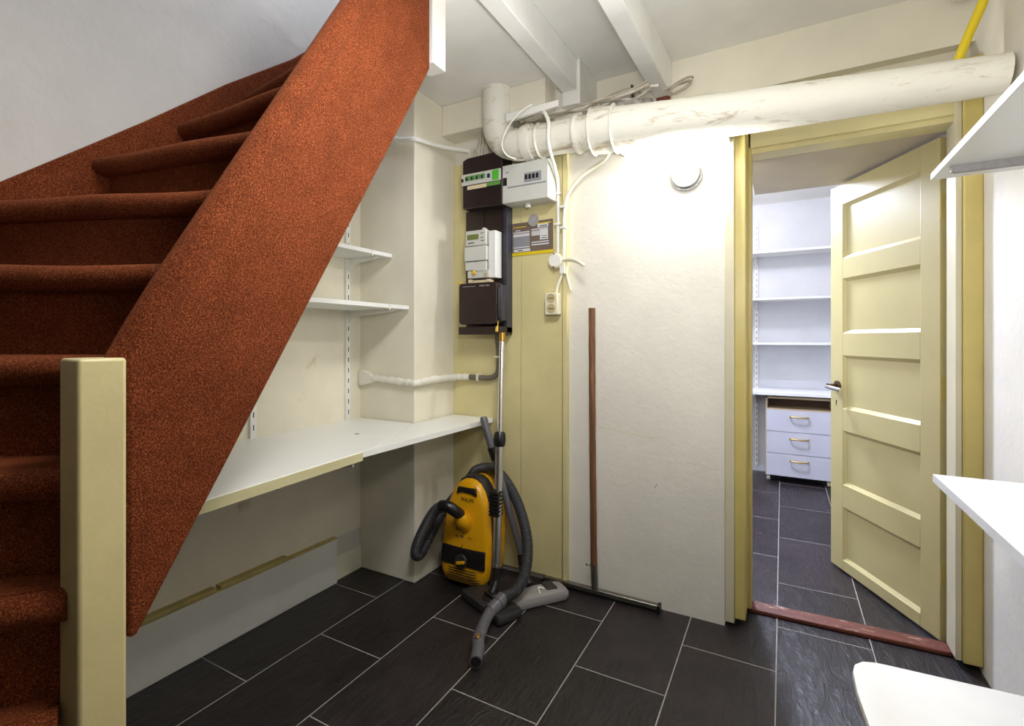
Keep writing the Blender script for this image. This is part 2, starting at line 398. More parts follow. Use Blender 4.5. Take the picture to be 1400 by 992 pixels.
b = new(); box(b, .530, .5475, 2.25, 2.36, .02, 2.107); struct('trim_11', b, M['stop'], 'narrow pale stop strip between the hinges and the right door jamb', 'door stop', .002)
# passage soffit and back room
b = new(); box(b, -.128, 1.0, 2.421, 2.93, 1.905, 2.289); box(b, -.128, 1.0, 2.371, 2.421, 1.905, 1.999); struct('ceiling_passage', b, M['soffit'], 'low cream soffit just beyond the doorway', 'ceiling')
b = new(); box(b, -1.6, -.128, 2.37, 2.93, 2.30, 2.36); box(b, -1.6, 1.6, 2.93, 5.0, 2.29, 2.36); struct('ceiling_back_room', b, M['ceiling'], 'white ceiling of the back room', 'ceiling')
b = new(); box(b, -1.6, 1.6, 4.75, 4.87, 0, 2.36); struct('wall_back_room', b, M['back_wall'], 'cool white wall behind the shelves of the back room', 'wall')
b = new(); box(b, 1.0, 1.12, 2.4, 4.75, 0, 2.36); struct('wall_back_room_right', b, M['back_wall'], 'white right wall of the back room behind the open door', 'wall')
b = new(); box(b, -1.72, -1.6, 2.24, 4.87, 0, 2.36); struct('wall_back_room_left', b, M['back_wall'], 'white left wall of the back room', 'wall')
b = new(); box(b, .70, 1.0, 2.28, 2.40, 0, 2.36); struct('wall_beside_door', b, M['back_wall'], 'wall return beside the right door jamb', 'wall')

# ------------------------------------------------------------------ the door leaf
H0 = V((.516, 2.379, 0)); du = V((-.459, .888, 0)).normalized(); dn = V((-du.y, du.x, 0))   # dn points to the camera side
dn = V((-.888, -.459, 0)).normalized(); LW = .655
def dp(u, t, z): return H0 + du*u + dn*t + V((0,0,z))
def dbox(bm, u0, u1, t0, t1, z0, z1, mi=0):
    return obox(bm, dp((u0+u1)/2, (t0+t1)/2, (z0+z1)/2), du, dn, (0,0,1), (u1-u0)/2, (t1-t0)/2, (z1-z0)/2, mi)
dt = bpy.data.objects.new('door_1', None); C.objects.link(dt); dt.location = H0; dt['kind'] = 'structure'
dt['label'] = 'pale yellow five panelled door standing open into the back room'; dt['category'] = 'door'
PZ = [(1.53,1.793), (1.166,1.43), (.80,1.056), (.43,.691), (.063,.319)]
b = new()
dbox(b, 0, .092, -.04, 0, .012, 1.892); dbox(b, .562, LW, -.04, 0, .012, 1.892)
zz = [1.892]+[v for p in PZ for v in (p[1], p[0])]+[.012]
for i in range(0, len(zz), 2): dbox(b, .092, .562, -.04, 0, zz[i+1], zz[i])
obj('stile_frame', b, M['door'], dt, .002)
for z0, z1 in PZ:
    b = new(); dbox(b, .090, .564, -.030, -.014, z0-.002, z1+.002)
    # sloping moulding round the panel
    for (a, c_) in (((.092, z0), (.562, z0)), ((.562, z0), (.562, z1)), ((.562, z1), (.092, z1)), ((.092, z1), (.092, z0))):
        cu, cz = .327, (z0+z1)/2
        def inn(p): return (p[0]+(.014 if p[0] < cu else -.014), p[1]+(.014 if p[1] < cz else -.014))
        q = [dp(a[0], -.002, a[1]), dp(c_[0], -.002, c_[1]), dp(inn(c_)[0], -.0135, inn(c_)[1]), dp(inn(a)[0], -.0135, inn(a)[1])]
        f = face(b, [b.verts.new(p) for p in q]); f.normal_update()
        if f.normal.dot(dn) < 0: f.normal_flip()
    obj('panel', b, M['door'], dt)
hz = .905; hu = .600
b = new(); lathe(b, dp(hu, 0, hz), dn, [(.026,0), (.026,.006), (.022,.009), (.011,.010), (.011,.045), (.013,.05)]); r_ = obj('handle_rose', b, M['dark_metal'], dt)
b = new(); sweep(b, [dp(hu+.012, .046, hz-.004), dp(hu-.03, .050, hz-.006), dp(hu-.105, .052, hz-.010)], [.0095,.010,.0095], 14); obj('lever', b, M['chrome'], r_)
b = new(); lathe(b, dp(hu+.01, .0002, hz-.075), dn, [(.0045,0), (.0045,.0006)], 12); dbox(b, hu+.0075, hu+.0125, .0002, .0008, hz-.096, hz-.075); obj('keyhole', b, M['void'], dt)
for hz_ in (1.63, .95, .26):
    b = new(); obox(b, dp(-.0012, -.018, hz_), du, dn, (0,0,1), .0012, .018, .045); sweep(b, [dp(-.004, -.042, hz_-.045), dp(-.004, -.042, hz_+.045)], .006, 10); obj('hinge', b, M['jamb'], dt)

# ------------------------------------------------------------------ staircase
st = thing('staircase', 'steep winding staircase covered in rust orange carpet with painted newel posts', 'staircase', (-1.06, .4, 0))
SX0, SX1 = -1.076, -1.024
b = new()      # inner string: a board with rounded, carpet-wrapped upper edge
sl = 1.7608
P0 = (.4395, .594); P1 = (.4395, 1.112)
ye = 1.302
pts = [(.455, .600), (.4405, .604), (.4395, 1.112), (1.302, 1.112+sl*(1.302-.4395)), (1.302, 2.035), (1.290, 2.012)]
def ys(pl_, x): return [(x, y, z) for y, z in pl_]
prism(b, ys(pts, SX0), (SX1-SX0, 0, 0)); obj('inner_string', b, M['carpet'], st, .016, 4)
# rolled carpet edge along the top of the string
b = new(); sweep(b, [(-1.054, .428, 1.072), (-1.053, .446, 1.104), (-1.050, .475, 1.155), (-1.048, .52, 1.234), (-1.048, 1.30, 1.132+sl*.838)], [.024, .026, .031, .0345, .0345], 20); obj('string_roll', b, M['carpet'], st)
# wall string
wt = [(-.7,.42), (.20,1.26), (.495,1.558), (.688,1.723), (.839,1.854), (1.106,2.095), (1.39,2.33), (1.54,2.478), (1.70,2.66), (1.716,2.70)]
b = new(); prism(b, [(XL+.001, y, z) for y, z in wt]+[(XL+.001, y, z-.42) for y, z in wt[::-1]], (.028, 0, 0)); obj('wall_string', b, M['carpet'], st, .006, 3)
# steps: nosing line from the inner end to the wall end
R = .195
IN = {3: (-1.05,.33), 4: (-1.065,.345), 5: (-1.085,.385), 6: (-1.075,.485), 7: (-1.075,.595), 8: (-1.075,.705), 9: (-1.075,.815), 10: (-1.075,.933), 11: (-1.075,1.05), 12: (-1.075,1.165), 13: (-1.075,1.28)}
OUT = {3: (-1.5,-.75), 4: (-1.825,-.68), 5: (-1.825,-.28), 6: (-1.825,-.03), 7: (-1.825,.196), 8: (-1.825,.425), 9: (-1.825,.688), 10: (-1.825,.929), 11: (-1.825,1.164), 12: (-1.825,1.43), 13: (-1.825,1.68)}
for kk in range(3, 13):
    zt = 1.69+R*(kk-9); a, c_ = V(IN[kk]+(0,)), V(OUT[kk]+(0,)); a2, c2 = V(IN[kk+1]+(0,)), V(OUT[kk+1]+(0,))
    d = (c_-a).normalized(); nrm = V((-d.y, d.x, 0))
    if nrm.dot((a2+c2)/2-(a+c_)/2) < 0: nrm = -nrm
    d2 = (c2-a2).normalized(); n2 = V((-d2.y, d2.x, 0))
    if n2.dot((a2+c2)/2-(a+c_)/2) < 0: n2 = -n2
    bb = new()
    rr = .028
    ed = a+nrm*rr, c_+nrm*rr, c2+n2*.06, a2+n2*.06
    vs = [p+V((0,0,zt-2*rr)) for p in ed]
    prism(bb, vs, (0,0,2*rr))                                   # tread slab
    e0 = a+nrm*rr+V((0,0,zt-rr)); e1 = c_+nrm*rr+V((0,0,zt-rr))
    if kk <= 5: e0 = e0-d*.02
    path = resample([e0, e1], .05)
    sweep(bb, [p+V((0,0,.0022*math.sin(7*i+kk))) for i, p in enumerate(path)], rr, 20)   # rolled nosing
    ra, rc = a+nrm*.045, c_+nrm*.045
    vs = [ra+V((0,0,zt-R-.02)), rc+V((0,0,zt-R-.02)), rc+nrm*.02+V((0,0,zt-R-.02)), ra+nrm*.02+V((0,0,zt-R-.02))]
    prism(bb, vs, (0,0,R-.02))                                  # riser
    obj('step', bb, M['carpet'], st, ang=50)
# newel posts
b = new(); box(b, -1.095, -1.022, .369, .439, 0, 1.106); obj('newel_post', b, M['newel'], st, .006, 3)['label'] = 'cream painted newel post at the foot of the stairs'
b = new(); box(b, -1.092, -1.022, 1.314, 1.386, 2.062, 2.75); obj('newel_post', b, M['wpaint'], st, .003, 2)['label'] = 'white newel drop hanging below the ceiling at the top of the string'

# ------------------------------------------------------------------ worktop under the stairs
wk = thing('worktop', 'long white worktop fixed along the alcove wall under the stairs', 'worktop', (-1.6, 1.2, .72))
b = new(); prism(b, [(XL+.004,.45,.724), (-1.215,.45,.724), (-1.283,1.253,.724), (-1.283,1.30,.724), (-1.51,1.785,.724), (XL+.004,1.785,.724)], (0,0,.022)); obj('board', b, M['white'], wk, .0015)
b = new(); prism(b, [(-1.282,1.256,.724), (-1.258,2.095,.724), (-1.495,2.095,.724), (-1.495,1.788,.724), (-1.508,1.785,.724), (-1.282,1.302,.724)], (0,0,.022)); obj('board', b, M['white'], wk, .0015)
b = new(); prism(b, [(-1.2165,.45,.715), (-1.2125,.45,.715), (-1.2795,1.253,.715), (-1.2835,1.253,.715)], (0,0,.028)); obj('edge_strip', b, M['edge'], wk)
b = new(); lathe(b, (-1.538,1.473,.7462), (0,0,1), [(.006,0), (.009,.0003)], 14); obj('screw_hole', b, M['void'], wk)
for yb in (.93, 1.215):
    b = new(); prism(b, [(XL+.012,yb,.722), (-1.29,yb,.722), (-1.29,yb,.698), (-1.32,yb,.694), (XL+.012,yb,.60)], (0,.007,0)); obj('bracket', b, M['wpaint'], wk, .001)

# slotted rails and shelves of the alcove
def rail(x, y, z0, z1, face_y, label, name='shelf_rail', group=None):
    bb = new()
    if face_y: box(bb, x-.0125, x+.0125, y-.014, y, z0, z1)
    else: box(bb, x, x+.014, y-.0125, y+.0125, z0, z1)
    z = z0+.03
    while z < z1-.03:
        if face_y: box(bb, x-.0022, x+.0022, y-.0145, y-.012, z, z+.022, 1)
        else: box(bb, x+.012, x+.0145, y-.0022, y+.0022, z, z+.022, 1)
        z += .05
    return tag(obj(name, bb, [M['wpaint'], M['dark']]), label, 'shelf rail', group)
rail(XL+.004, 1.70, .746, 1.95, False, 'white slotted shelf rail on the alcove wall carrying two shelves')
rail(XL+.004, 1.215, .746, 1.95, False, 'white slotted shelf rail just showing below the carpeted string above the worktop')
def alcove_shelf(z, xf, y0, label):
    s = thing('wall_shelf', label, 'shelf', ((XL+xf)/2, 1.4, z), 'shelves in the alcove under the stairs')
    bb = new(); box(bb, XL+.02, xf, y0, 1.775, z-.018, z); obj('board', bb, M['white'], s, .0012)
    bb = new(); prism(bb, [(XL+.018,1.697,z-.019), (xf-.03,1.697,z-.019), (xf-.03,1.697,z-.030), (XL+.07,1.697,z-.045), (XL+.018,1.697,z-.085)], (0,.006,0)); obj('bracket', bb, M['wpaint'], s, .0008)
    bb = new(); box(bb, xf-.001, xf+.004, 1.64, 1.648, z-.024, z-.002); obj('clip', bb, M['white_pvc'], s)
alcove_shelf(1.540, -1.622, 1.0, 'narrower upper white shelf in the alcove above the worktop')
alcove_shelf(1.292, -1.520, .9, 'deeper lower white shelf in the alcove above the worktop')

# ------------------------------------------------------------------ meters and boxes
# black backboard
YP = 2.10
t = thing('meter_backboard', 'tall black brown meter board behind the electricity meter', 'meter board', (-1.28, 2.06, 1.17))
b = new(); box(b, -1.395, -1.172, 2.06, YP, 1.167, 1.775); obj('board', b, M['brown'], t, .003)
b = new(); box(b, -1.170, -1.150, 2.045, YP, 1.167, 1.775); obj('side_rail', b, M['black2'], t, .002)
b = new(); box(b, -1.288, -1.284, 2.0585, 2.061, 1.62, 1.772)
obj('groove', b, M['dark'], t); b = new()
for i in range(4):
    for j in range(9): box(b, -1.215+i*.008, -1.211+i*.008, 2.0585, 2.061, 1.46+j*.011, 1.466+j*.011)
obj('grille', b, M['dark'], t)
b = new(); box(b, -1.385, -1.15, 1.98, YP, 1.158, 1.196); obj('foot_cover', b, M['brown'], t, .003)
# black consumer unit
t = thing('consumer_unit', 'black consumer unit with a row of green switches and a green label', 'fuse box', (-1.26, 2.05, 1.77))
b = new(); prism(b, [(-1.374,2.0,1.772), (-1.150,2.0,1.766), (-1.150,2.0,2.022), (-1.19,2.0,2.022), (-1.345,2.0,2.018), (-1.374,2.0,2.008)], (0,.10,0)); obj('casing', b, M['black'], t, .005)
b = new(); box(b, -1.376, -1.156, 1.995, 2.0, 1.884, 1.938); stp = obj('switch_strip', b, M['light_grey'], t, .001)
for i in range(4):
    b = new(); x = -1.352+i*.029; box(b, x, x+.024, 1.990, 1.996, 1.905, 1.926, 0); box(b, x+.007, x+.013, 1.984, 1.992, 1.903, 1.918, 1); obj('breaker', b, [M['dull_green'], M['dark']], stp, .0006)
b = new(); box(b, -1.374, -1.365, 1.988, 1.996, 1.902, 1.916); obj('breaker', b, M['dark'], stp)
b = new(); box(b, -1.226, -1.214, 1.988, 1.996, 1.902, 1.920); obj('main_switch', b, M['blue'], stp)
b = new(); box(b, -1.202, -1.166, 1.9935, 1.996, 1.888, 1.934); obj('green_label', b, M['green'], stp)
b = new(); box(b, -1.345, -1.236, 1.998, 2.0, 1.862, 1.880); obj('cream_label', b, M['cream'], t)
b = new(); box(b, -1.234, -1.160, 1.998, 2.0, 1.864, 1.882); obj('dull_green_label', b, M['dull_green'], t)
# white consumer unit
t = thing('consumer_unit', 'white consumer unit with four small switches right of the black one', 'fuse box', (-1.03, 2.05, 1.77))
b = new(); box(b, -1.147, -.912, 1.995, YP, 1.768, 1.945); cas = obj('casing', b, M['light_grey'], t, .004)
b = new(); box(b, -1.143, -1.122, 1.9935, 1.997, 1.850, 1.886); obj('window', b, M['void'], t)
b = new(); box(b, -1.118, -.92, 1.9925, 1.9955, 1.836, 1.842); box(b, -1.03, -.945, 1.991, 1.996, 1.852, 1.892); stp = obj('switch_strip', b, M['card_grey'], t, .0008)
for i in range(4):
    b = new(); x = -1.024+i*.0185; box(b, x, x+.0105, 1.986, 1.992, 1.862, 1.882); obj('breaker', b, M['dark'], stp, .0005)
b = new(); sweep(b, [(-1.04,2.05,1.768), (-1.04,2.05,1.750)], .013, 14); obj('cable_gland', b, M['white_pvc'], t, .002)
b = new(); box(b, -1.128, -1.114, 1.9938, 1.9955, 1.908, 1.911); obj('print', b, M['ink'], t)
# electricity meter
t = thing('electricity_meter', 'off white electricity meter with a small display on the black board', 'meter', (-1.27, 2.03, 1.43))
b = new(); box(b, -1.352, -1.232, 1.990, 2.0592, 1.585, 1.660); lathe(b, (-1.255,2.0,1.662), (0,1,0), [(.010,0), (.010,.03)], 14); obj('display_housing', b, M['light_grey'], t, .005)
b = new(); box(b, -1.340, -1.275, 1.9885, 1.991, 1.615, 1.640); obj('display', b, M['lcd'], t)
b = new()
for x, z in ((-1.262,1.640), (-1.252,1.642), (-1.262,1.620), (-1.255,1.620)): box(b, x, x+.005, 1.9885, 1.991, z, z+.004)
box(b, -1.335, -1.30, 1.9888, 1.991, 1.598, 1.602); box(b, -1.262, -1.245, 1.9888, 1.991, 1.606, 1.609); each('button', b, M['ink'], t)
b = new(); box(b, -1.355, -1.228, 1.985, 2.0592, 1.512, 1.582); obj('front_cover', b, M['light_grey'], t, .004)
b = new(); box(b, -1.352, -1.300, 1.99, 2.0592, 1.468, 1.509); box(b, -1.299, -1.232, 1.99, 2.0592, 1.462, 1.509); box(b, -1.342, -1.218, 1.994, 2.0592, 1.430, 1.466); each('terminal_cover', b, M['light_grey'], t, .003)
b = new(); box(b, -1.227, -1.185, 2.0, 2.0592, 1.428, 1.652); obj('side_wall', b, M['white'], t, .004)
b = new(); box(b, -1.248, -1.230, 1.9925, 1.995, 1.434, 1.452); obj('terminal_window', b, M['socket_in'], t)
b = new(); lathe(b, (-1.300,1.992,1.455), (0,-1,0), [(.011,0), (.012,.008), (.006,.012)], 12); obj('seal', b, M['key_yellow'], t)
# main fuse box under it
t = thing('main_fuse_box', 'dark brown main fuse box below the electricity meter', 'fuse box', (-1.27, 2.03, 1.2))
b = new(); pr = rrect(.212, .198, .014, 3); loft(b, [[(-1.273+x*.985, 1.975, 1.306+z*.985) for x, z in pr], [(-1.273+x, 1.98, 1.306+z) for x, z in pr], [(-1.273+x, 2.06, 1.306+z) for x, z in pr]]); obj('cover', b, M['brown'], t, .0)
b = new(); box(b, -1.166, -1.152, 1.995, 2.06, 1.222, 1.392); box(b, -1.166, -1.158, 1.985, 2.06, 1.235, 1.38); obj('side_rib', b, M['black2'], t, .003)
b = new(); box(b, -1.355, -1.285, 1.9735, 1.976, 1.3875, 1.3895); obj('print_line', b, M['silver_ink'], t)
lettering('lettering', 'HOLEC 100A', M['silver_ink'], t, (-1.232, 1.974, 1.3895), .010)
b = new(); box(b, -1.335, -1.318, 1.99, 2.03, 1.408, 1.424); box(b, -1.23, -1.213, 1.99, 2.03, 1.408, 1.422); box(b, -1.316, -1.232, 1.998, 2.03, 1.408, 1.420); each('terminal', b, M['cream'], t, .001)
b = new(); sweep(b, [(-1.168,1.992,1.222), (-1.164,1.985,1.205), (-1.166,1.982,1.190)], .0018, 8); sweep(b, [(-1.166,1.981,1.197), (-1.168,1.981,1.172)], [.007,.009], 10); obj('seal', b, M['key_yellow'], t)
b = new(); sweep(b, [(-1.378,2.0,1.404), (-1.395,2.0,1.416)], [.004,.009], 10); obj('seal', b, M['key_yellow'], t)

# instruction card and disc
t = thing('instruction_card', 'brown and yellow printed instruction card on the panel under the white consumer unit', 'card', (-1.04, 2.09, 1.55))
cx, cz, cw, ch, tl = -1.043, 1.617, .218, .158, math.radians(0.6)
def cpt(u, v, y): return V((cx+u*math.cos(tl)-v*math.sin(tl), y, cz+u*math.sin(tl)+v*math.cos(tl)))
def cq(bm, u0, u1, v0, v1, y, th, mi=0):
    prism(bm, [cpt(u0, v0, y), cpt(u1, v0, y), cpt(u1, v1, y), cpt(u0, v1, y)], (0, th, 0), mi)
b = new(); cq(b, -cw/2, cw/2, -ch/2, ch/2, 2.0975, .002); obj('card', b, M['kraft'], t)
b = new(); cq(b, -cw/2, cw/2, -ch/2, -ch/2+.016, 2.0967, .001, 0); cq(b, -.10, -.03, .056, .060, 2.0967, .001, 0); cq(b, .02, .10, .062, .067, 2.0967, .001, 0); each('yellow_strip', b, M['card_yellow'], t)
b = new(); cq(b, -.100, -.012, -.034, .010, 2.0967, .001); obj('grey_field', b, M['card_grey'], t)
b = new()
for u0, u1, v0, v1 in ((-.10,-.012,.012,.026), (-.10,-.012,.030,.036), (-.088,-.062,.041,.045), (-.10,-.012,-.042,-.036), (-.098,-.010,-.060,-.047), (-.002,.040,.010,.032), (.042,.084,-.012,.036), (-.002,.084,.037,.042), (.03,.086,.046,.062), (-.002,.088,-.024,-.019), (-.002,.088,-.036,-.030)): cq(b, u0, u1, v0, v1, 2.0967, .001)
each('white_field', b, M['card_white'], t)
b = new()
for u0, u1, v0, v1 in ((.042,.080,.050,.054), (.05,.08,-.006,-.003), (.05,.08,.004,.006), (.0,.036,.016,.017), (.0,.036,.022,.023), (.0,.036,.027,.028), (-.075,-.05,-.056,-.052)): cq(b, u0, u1, v0, v1, 2.0962, .001)
each('print', b, M['ink'], t)
b = new(); bp = [(.029*math.cos(a)*(1 if i % 3 else .93), .029*math.sin(a)) for i, a in enumerate([k_*2*PI/14 for k_ in range(14)])]
prism(b, [(-1.034+x, 2.0945, 1.700+z) for x, z in bp], (0,.001,0)); tag(obj('paper_disc', b, M['seal']), 'grey paper disc stuck over the top edge of the instruction card', 'sticker')

# junction box, sockets, conduits on the panel
t = thing('junction_box', 'round white junction box on the panel between conduits and socket', 'junction box', (-.913, 2.08, 1.497))
b = new(); lathe(b, (-.913,YP,1.497), (0,-1,0), [(.037,0), (.037,.020), (.034,.026)], 28); obj('box', b, M['cream_pvc'], t)
b = new(); lathe(b, (-.913,2.074,1.497), (0,-1,0), [(.031,0), (.029,.004)], 28); obj('lid', b, M['white_pvc'], t)
b = new(); lathe(b, (-.918,2.07,1.466), (0,-1,0), [(.005,0), (.004,.005)], 10); lathe(b, (-.917,2.07,1.528), (0,-1,0), [(.004,0), (.003,.004)], 10); each('screw', b, M['brass'], t)
t = thing('wall_socket', 'cream double wall socket below the round junction box', 'socket', (-.92, 2.08, 1.25))
b = new(); box(b, -.957, -.893, 2.055, YP, 1.248, 1.348); obj('casing', b, M['socket'], t, .004)
for zc in (1.323, 1.276):
    b = new(); lathe(b, (-.925,2.0545,zc), (0,-1,0), [(.021,0), (.021,.0012), (.0185,.0012), (.018,.0004)], 24); o = obj('outlet', b, M['socket_in'], t)
    b = new()
    for dx in (-.009, .009): lathe(b, (-.925+dx,2.054,zc), (0,-1,0), [(.0028,0), (.0028,.0007)], 10)
    box(b, -.928, -.922, 2.0533, 2.054, zc-.0025, zc+.0025); each('pin_hole', b, M['void'], o)
t = thing('power_conduit', 'white vertical conduit running down from the pipe to the round junction box', 'conduit', (-.90, 2.09, 1.5))
b = new(); tube(b, [(-.945,1.99,2.125), (-.905,1.93,2.118), (-.872,1.912,2.06), (-.878,1.925,1.97), (-.893,2.03,1.90), (-.902,2.085,1.84), (-.904,2.089,1.75), (-.905,2.089,1.60), (-.905,2.089,1.532)], .0085, 12); obj('pipe', b, M['white_pvc'], t)
b = new()
for z in (1.80, 1.66): box(b, -.919, -.891, 2.076, YP, z, z+.010)
each('clip', b, M['white_pvc'], t, .001)
t = thing('lamp_conduit', 'white conduit curving off the pipe collar down beside the panel edge to the socket', 'conduit', (-.87, 2.09, 1.35))
b = new(); tube(b, [(-.645,2.035,1.930), (-.68,2.065,1.912), (-.74,2.085,1.893), (-.80,2.088,1.86), (-.852,2.088,1.80), (-.872,2.087,1.72), (-.875,2.087,1.60), (-.876,2.086,1.47)], .0085, 12)
obj('pipe', b, M['cream_pvc'], t)
b = new(); tube(b, [(-.876,2.086,1.472), (-.882,2.086,1.44), (-.905,2.084,1.38), (-.912,2.083,1.345)], .0075, 10); obj('cable', b, M['cream_pvc'], t)
b = new(); box(b, -.889, -.863, 2.072, YP, 1.735, 1.745); box(b, -.889, -.863, 2.072, YP, 1.64, 1.65); box(b, -.890, -.866, 2.072, YP, 1.435, 1.47); each('clip', b, M['white_pvc'], t, .001)
t = thing('cable_stub', 'short cream cable bending out from the junction box onto the white wall', 'cable', (-.80, 2.08, 1.45))
b = new(); tube(b, [(-.888,2.085,1.497), (-.86,2.078,1.496), (-.82,2.055,1.490), (-.785,2.035,1.476), (-.762,2.025,1.462)], .0085, 12); sweep(b, [(-.762,2.025,1.462), (-.752,2.022,1.454)], [.0085,.006], 12); obj('cable', b, M['cream_pvc'], t)
b = new(); tube(b, [(-.862,2.088,1.47), (-.86,2.09,1.42), (-.848,2.10,1.36)], .006, 10); obj('cable_end', b, M['cream_pvc'], t)
t = thing('cable_conduit', 'white conduit running from behind the stairs round the pilaster to the black consumer unit', 'conduit', (-1.5, 1.8, 2.08))
b = new(); tube(b, [(-1.84,1.774,2.112), (-1.70,1.774,2.098), (-1.56,1.772,2.070), (-1.497,1.772,2.060), (-1.478,1.80,2.061), (-1.470,1.86,2.066), (-1.45,1.95,2.074), (-1.385,2.065,2.081)], .011, 12, 6); obj('pipe', b, M['white_pvc'], t)
b = new()
for x in (-1.60, -1.64, -1.68): box(b, x, x+.012, 1.764, 1.79, 2.064+(-1.60-x)*.3, 2.09+(-1.60-x)*.3)
each('clip', b, M['white_pvc'], t, .002)
t = thing('mains_conduit', 'plastered conduit crossing the pilaster and bending up grey into the main fuse box', 'conduit', (-1.5, 1.8, .94))
b = new(); tube(b, [(-1.74,1.776,.947), (-1.66,1.776,.943), (-1.58,1.776,.938), (-1.495,1.774,.933), (-1.477,1.80,.936), (-1.474,1.90,.941), (-1.462,2.02,.943), (-1.44,2.07,.944), (-1.385,2.08,.945)], lambda i: .0165+.0022*math.sin(i*1.7), 14, 6); obj('white_pipe', b, M['pipe'], t)
b = new(); pr = [(-1.842,.905), (-1.846,.955), (-1.835,.985), (-1.79,.982), (-1.755,.965), (-1.73,.950), (-1.73,.930), (-1.76,.918), (-1.80,.910), (-1.825,.902)]
loft(b, [[(x, 1.791, z) for x, z in pr], [(x*.9+-1.79*.1, 1.768, z*.9+.0945) for x, z in pr]]); obj('plaster_lump', b, M['pipe'], t, .004)
b = new(); tube(b, [(-1.385,2.08,.945), (-1.31,2.08,.944), (-1.255,2.08,.948), (-1.222,2.08,.972), (-1.214,2.078,1.02), (-1.214,2.076,1.10), (-1.222,2.07,1.165)], .0135, 14, 6); obj('grey_pipe', b, M['grey_pvc'], t)
b = new(); box(b, -1.338, -1.326, 2.062, YP, .928, .964); box(b, -1.232, -1.196, 2.06, YP, 1.045, 1.056); each('clip', b, M['cream_pvc'], t, .002)

# ------------------------------------------------------------------ drain pipe
t = thing('drain_pipe', 'thick cream painted drain pipe running along the back wall from a ceiling elbow', 'pipe', (-.4, 2.0, 1.9))
b = new()
cl = [(-1.178,2.0,2.31), (-1.178,2.0,2.22), (-1.177,2.0,2.16), (-1.165,2.0,2.10), (-1.130,2.0,2.055), (-1.075,2.0,2.033), (-1.02,2.0,2.028), (-.87,2.0,2.024), (-.66,2.0,2.016)]
sweep(b, resample(smooth_path(cl, 8), .02), .071, 28); obj('elbow_pipe', b, M['pipe'], t, ang=60)
b = new(); pth = resample([V((-.60,2.0,2.004)), V((-.166,1.997,1.972)), V((.585,1.985,1.925))], .02)
rng = random.Random(3)
nn = len(pth)
sweep(b, pth, lambda i: .089-.034*i/nn+.0015*rng.random(), 28); obj('lagged_pipe', b, M['pipe'], t, ang=60)
def collar(x, z, r, w):
    bb = new(); lathe(bb, (x-w/2, 2.0, z), (1,0,-.02), [(r-.012,0), (r,.004), (r+.003,w*.5), (r,w-.004), (r-.012,w)], 32); obj('collar', bb, M['pipe'], t, ang=60)
collar(-1.005, 2.028, .080, .05); collar(-.95, 2.026, .075, .018); collar(-.77, 2.020, .079, .03); collar(-.655, 2.014, .091, .10); collar(-.70, 2.016, .096, .012); collar(-.605, 2.010, .098, .014)
# plaster fillet between pipe and wall, right part
b = new(); prism(b, [(-.60,2.0,2.080), (-.60,2.13,2.05), (-.60,2.13,1.93), (-.60,2.02,1.92)], (.42,-.004,-.02)); obj('plaster_fillet', b, M['pipe'], t)
b = new(); rng = random.Random(11); rings = []
for i in range(9):
    x = -.70+.03*i; w = .5+.5*math.sin(PI*(i+.5)/9); rings.append([(x, 2.02+.05*w*math.cos(a)+.006*rng.random(), 2.088+(.030*w)*math.sin(a)+.008*rng.random()) for a in [k_*2*PI/10 for k_ in range(10)]])
loft(b, rings); obj('mortar_patch', b, M['mortar'], t)
# gas pipe
b = new(); tube(b, [(.478,2.05,1.985), (.492,2.05,2.03), (.512,2.045,2.09), (.548,2.04,2.19), (.580,2.03,2.298)], .0135, 14); tag(obj('gas_pipe', b, M['gas']), 'bright yellow gas pipe slanting up above the thick drain pipe', 'pipe')

# cables on and beside the drain pipe
b = new(); prism(b, [(-1.085,1.915,2.108), (-.83,1.915,2.122), (-.83,1.915,2.148), (-1.085,1.915,2.145)], (0,.02,0)); tag(obj('wooden_batten', b, M['wpaint'], bev=.003), 'short white painted batten lying along the top of the drain pipe', 'batten')
def cable(pts, r, label, mat='cable', name='cable', group=None, n=8):
    bb = new(); tube(bb, pts, r, 8, n); return tag(obj(name, bb, M[mat]), label, 'cable', group)
top = lambda x: 2.106-.02*(x+1.0)
G = 'loose cables along the top of the drain pipe'
for i, (dy, dz) in enumerate(((0,0), (.028,.012), (.05,.02), (-.02,-.004), (.07,.012))):
    rng = random.Random(20+i); pts = []
    for j in range(9):
        x = -1.04+.072*j*(1 if i != 2 else 1.05); pts.append((x, 1.965+dy+.012*rng.uniform(-1,1), 2.116+dz+.02*max(0, (j-5))*.5+.010*rng.uniform(-1,1)))
    bb = new(); tube(bb, pts, (.0055,.005,.0055,.0045,.005)[i], 8, 8)
    tag(obj('cable', bb, M['cable' if i % 2 == 0 else 'cable_dark']), 'loose grey cable lying along the top of the drain pipe under the beams', 'cable', G)
def coil(o, d1, d2, R1, R2, turns, label, tail):
    bb = new(); rng = random.Random(5); pts = []
    o, d1, d2 = V(o), V(d1), V(d2)
    for i in range(turns*12+1):
        a = i*2*PI/12; w = 1+.16*math.sin(a*.37+1)
        pts.append(o+d1*R1*w*math.cos(a)+d2*R2*w*math.sin(a)+V((0,.006*math.sin(a*.6), .006*math.cos(a*.43))))
    pts += [V(p) for p in tail]
    tube(bb, pts, .0042, 8, 4)
    tag(obj('cable_coil', bb, M['cable_dark']), label, 'cable')
coil((-.605,2.05,2.16), (1,0,.10), (0,-.3,1), .075, .018, 3, 'coil of grey cable tied up left of the beam with the bare end', [(-.52,2.06,2.165), (-.47,2.07,2.17)])
coil((-.365,2.085,2.165), (1,0,.3), (0,-.3,1), .045, .015, 2, 'small cable loop sticking out right of the beam with the bare end', [(-.43,2.07,2.16)])
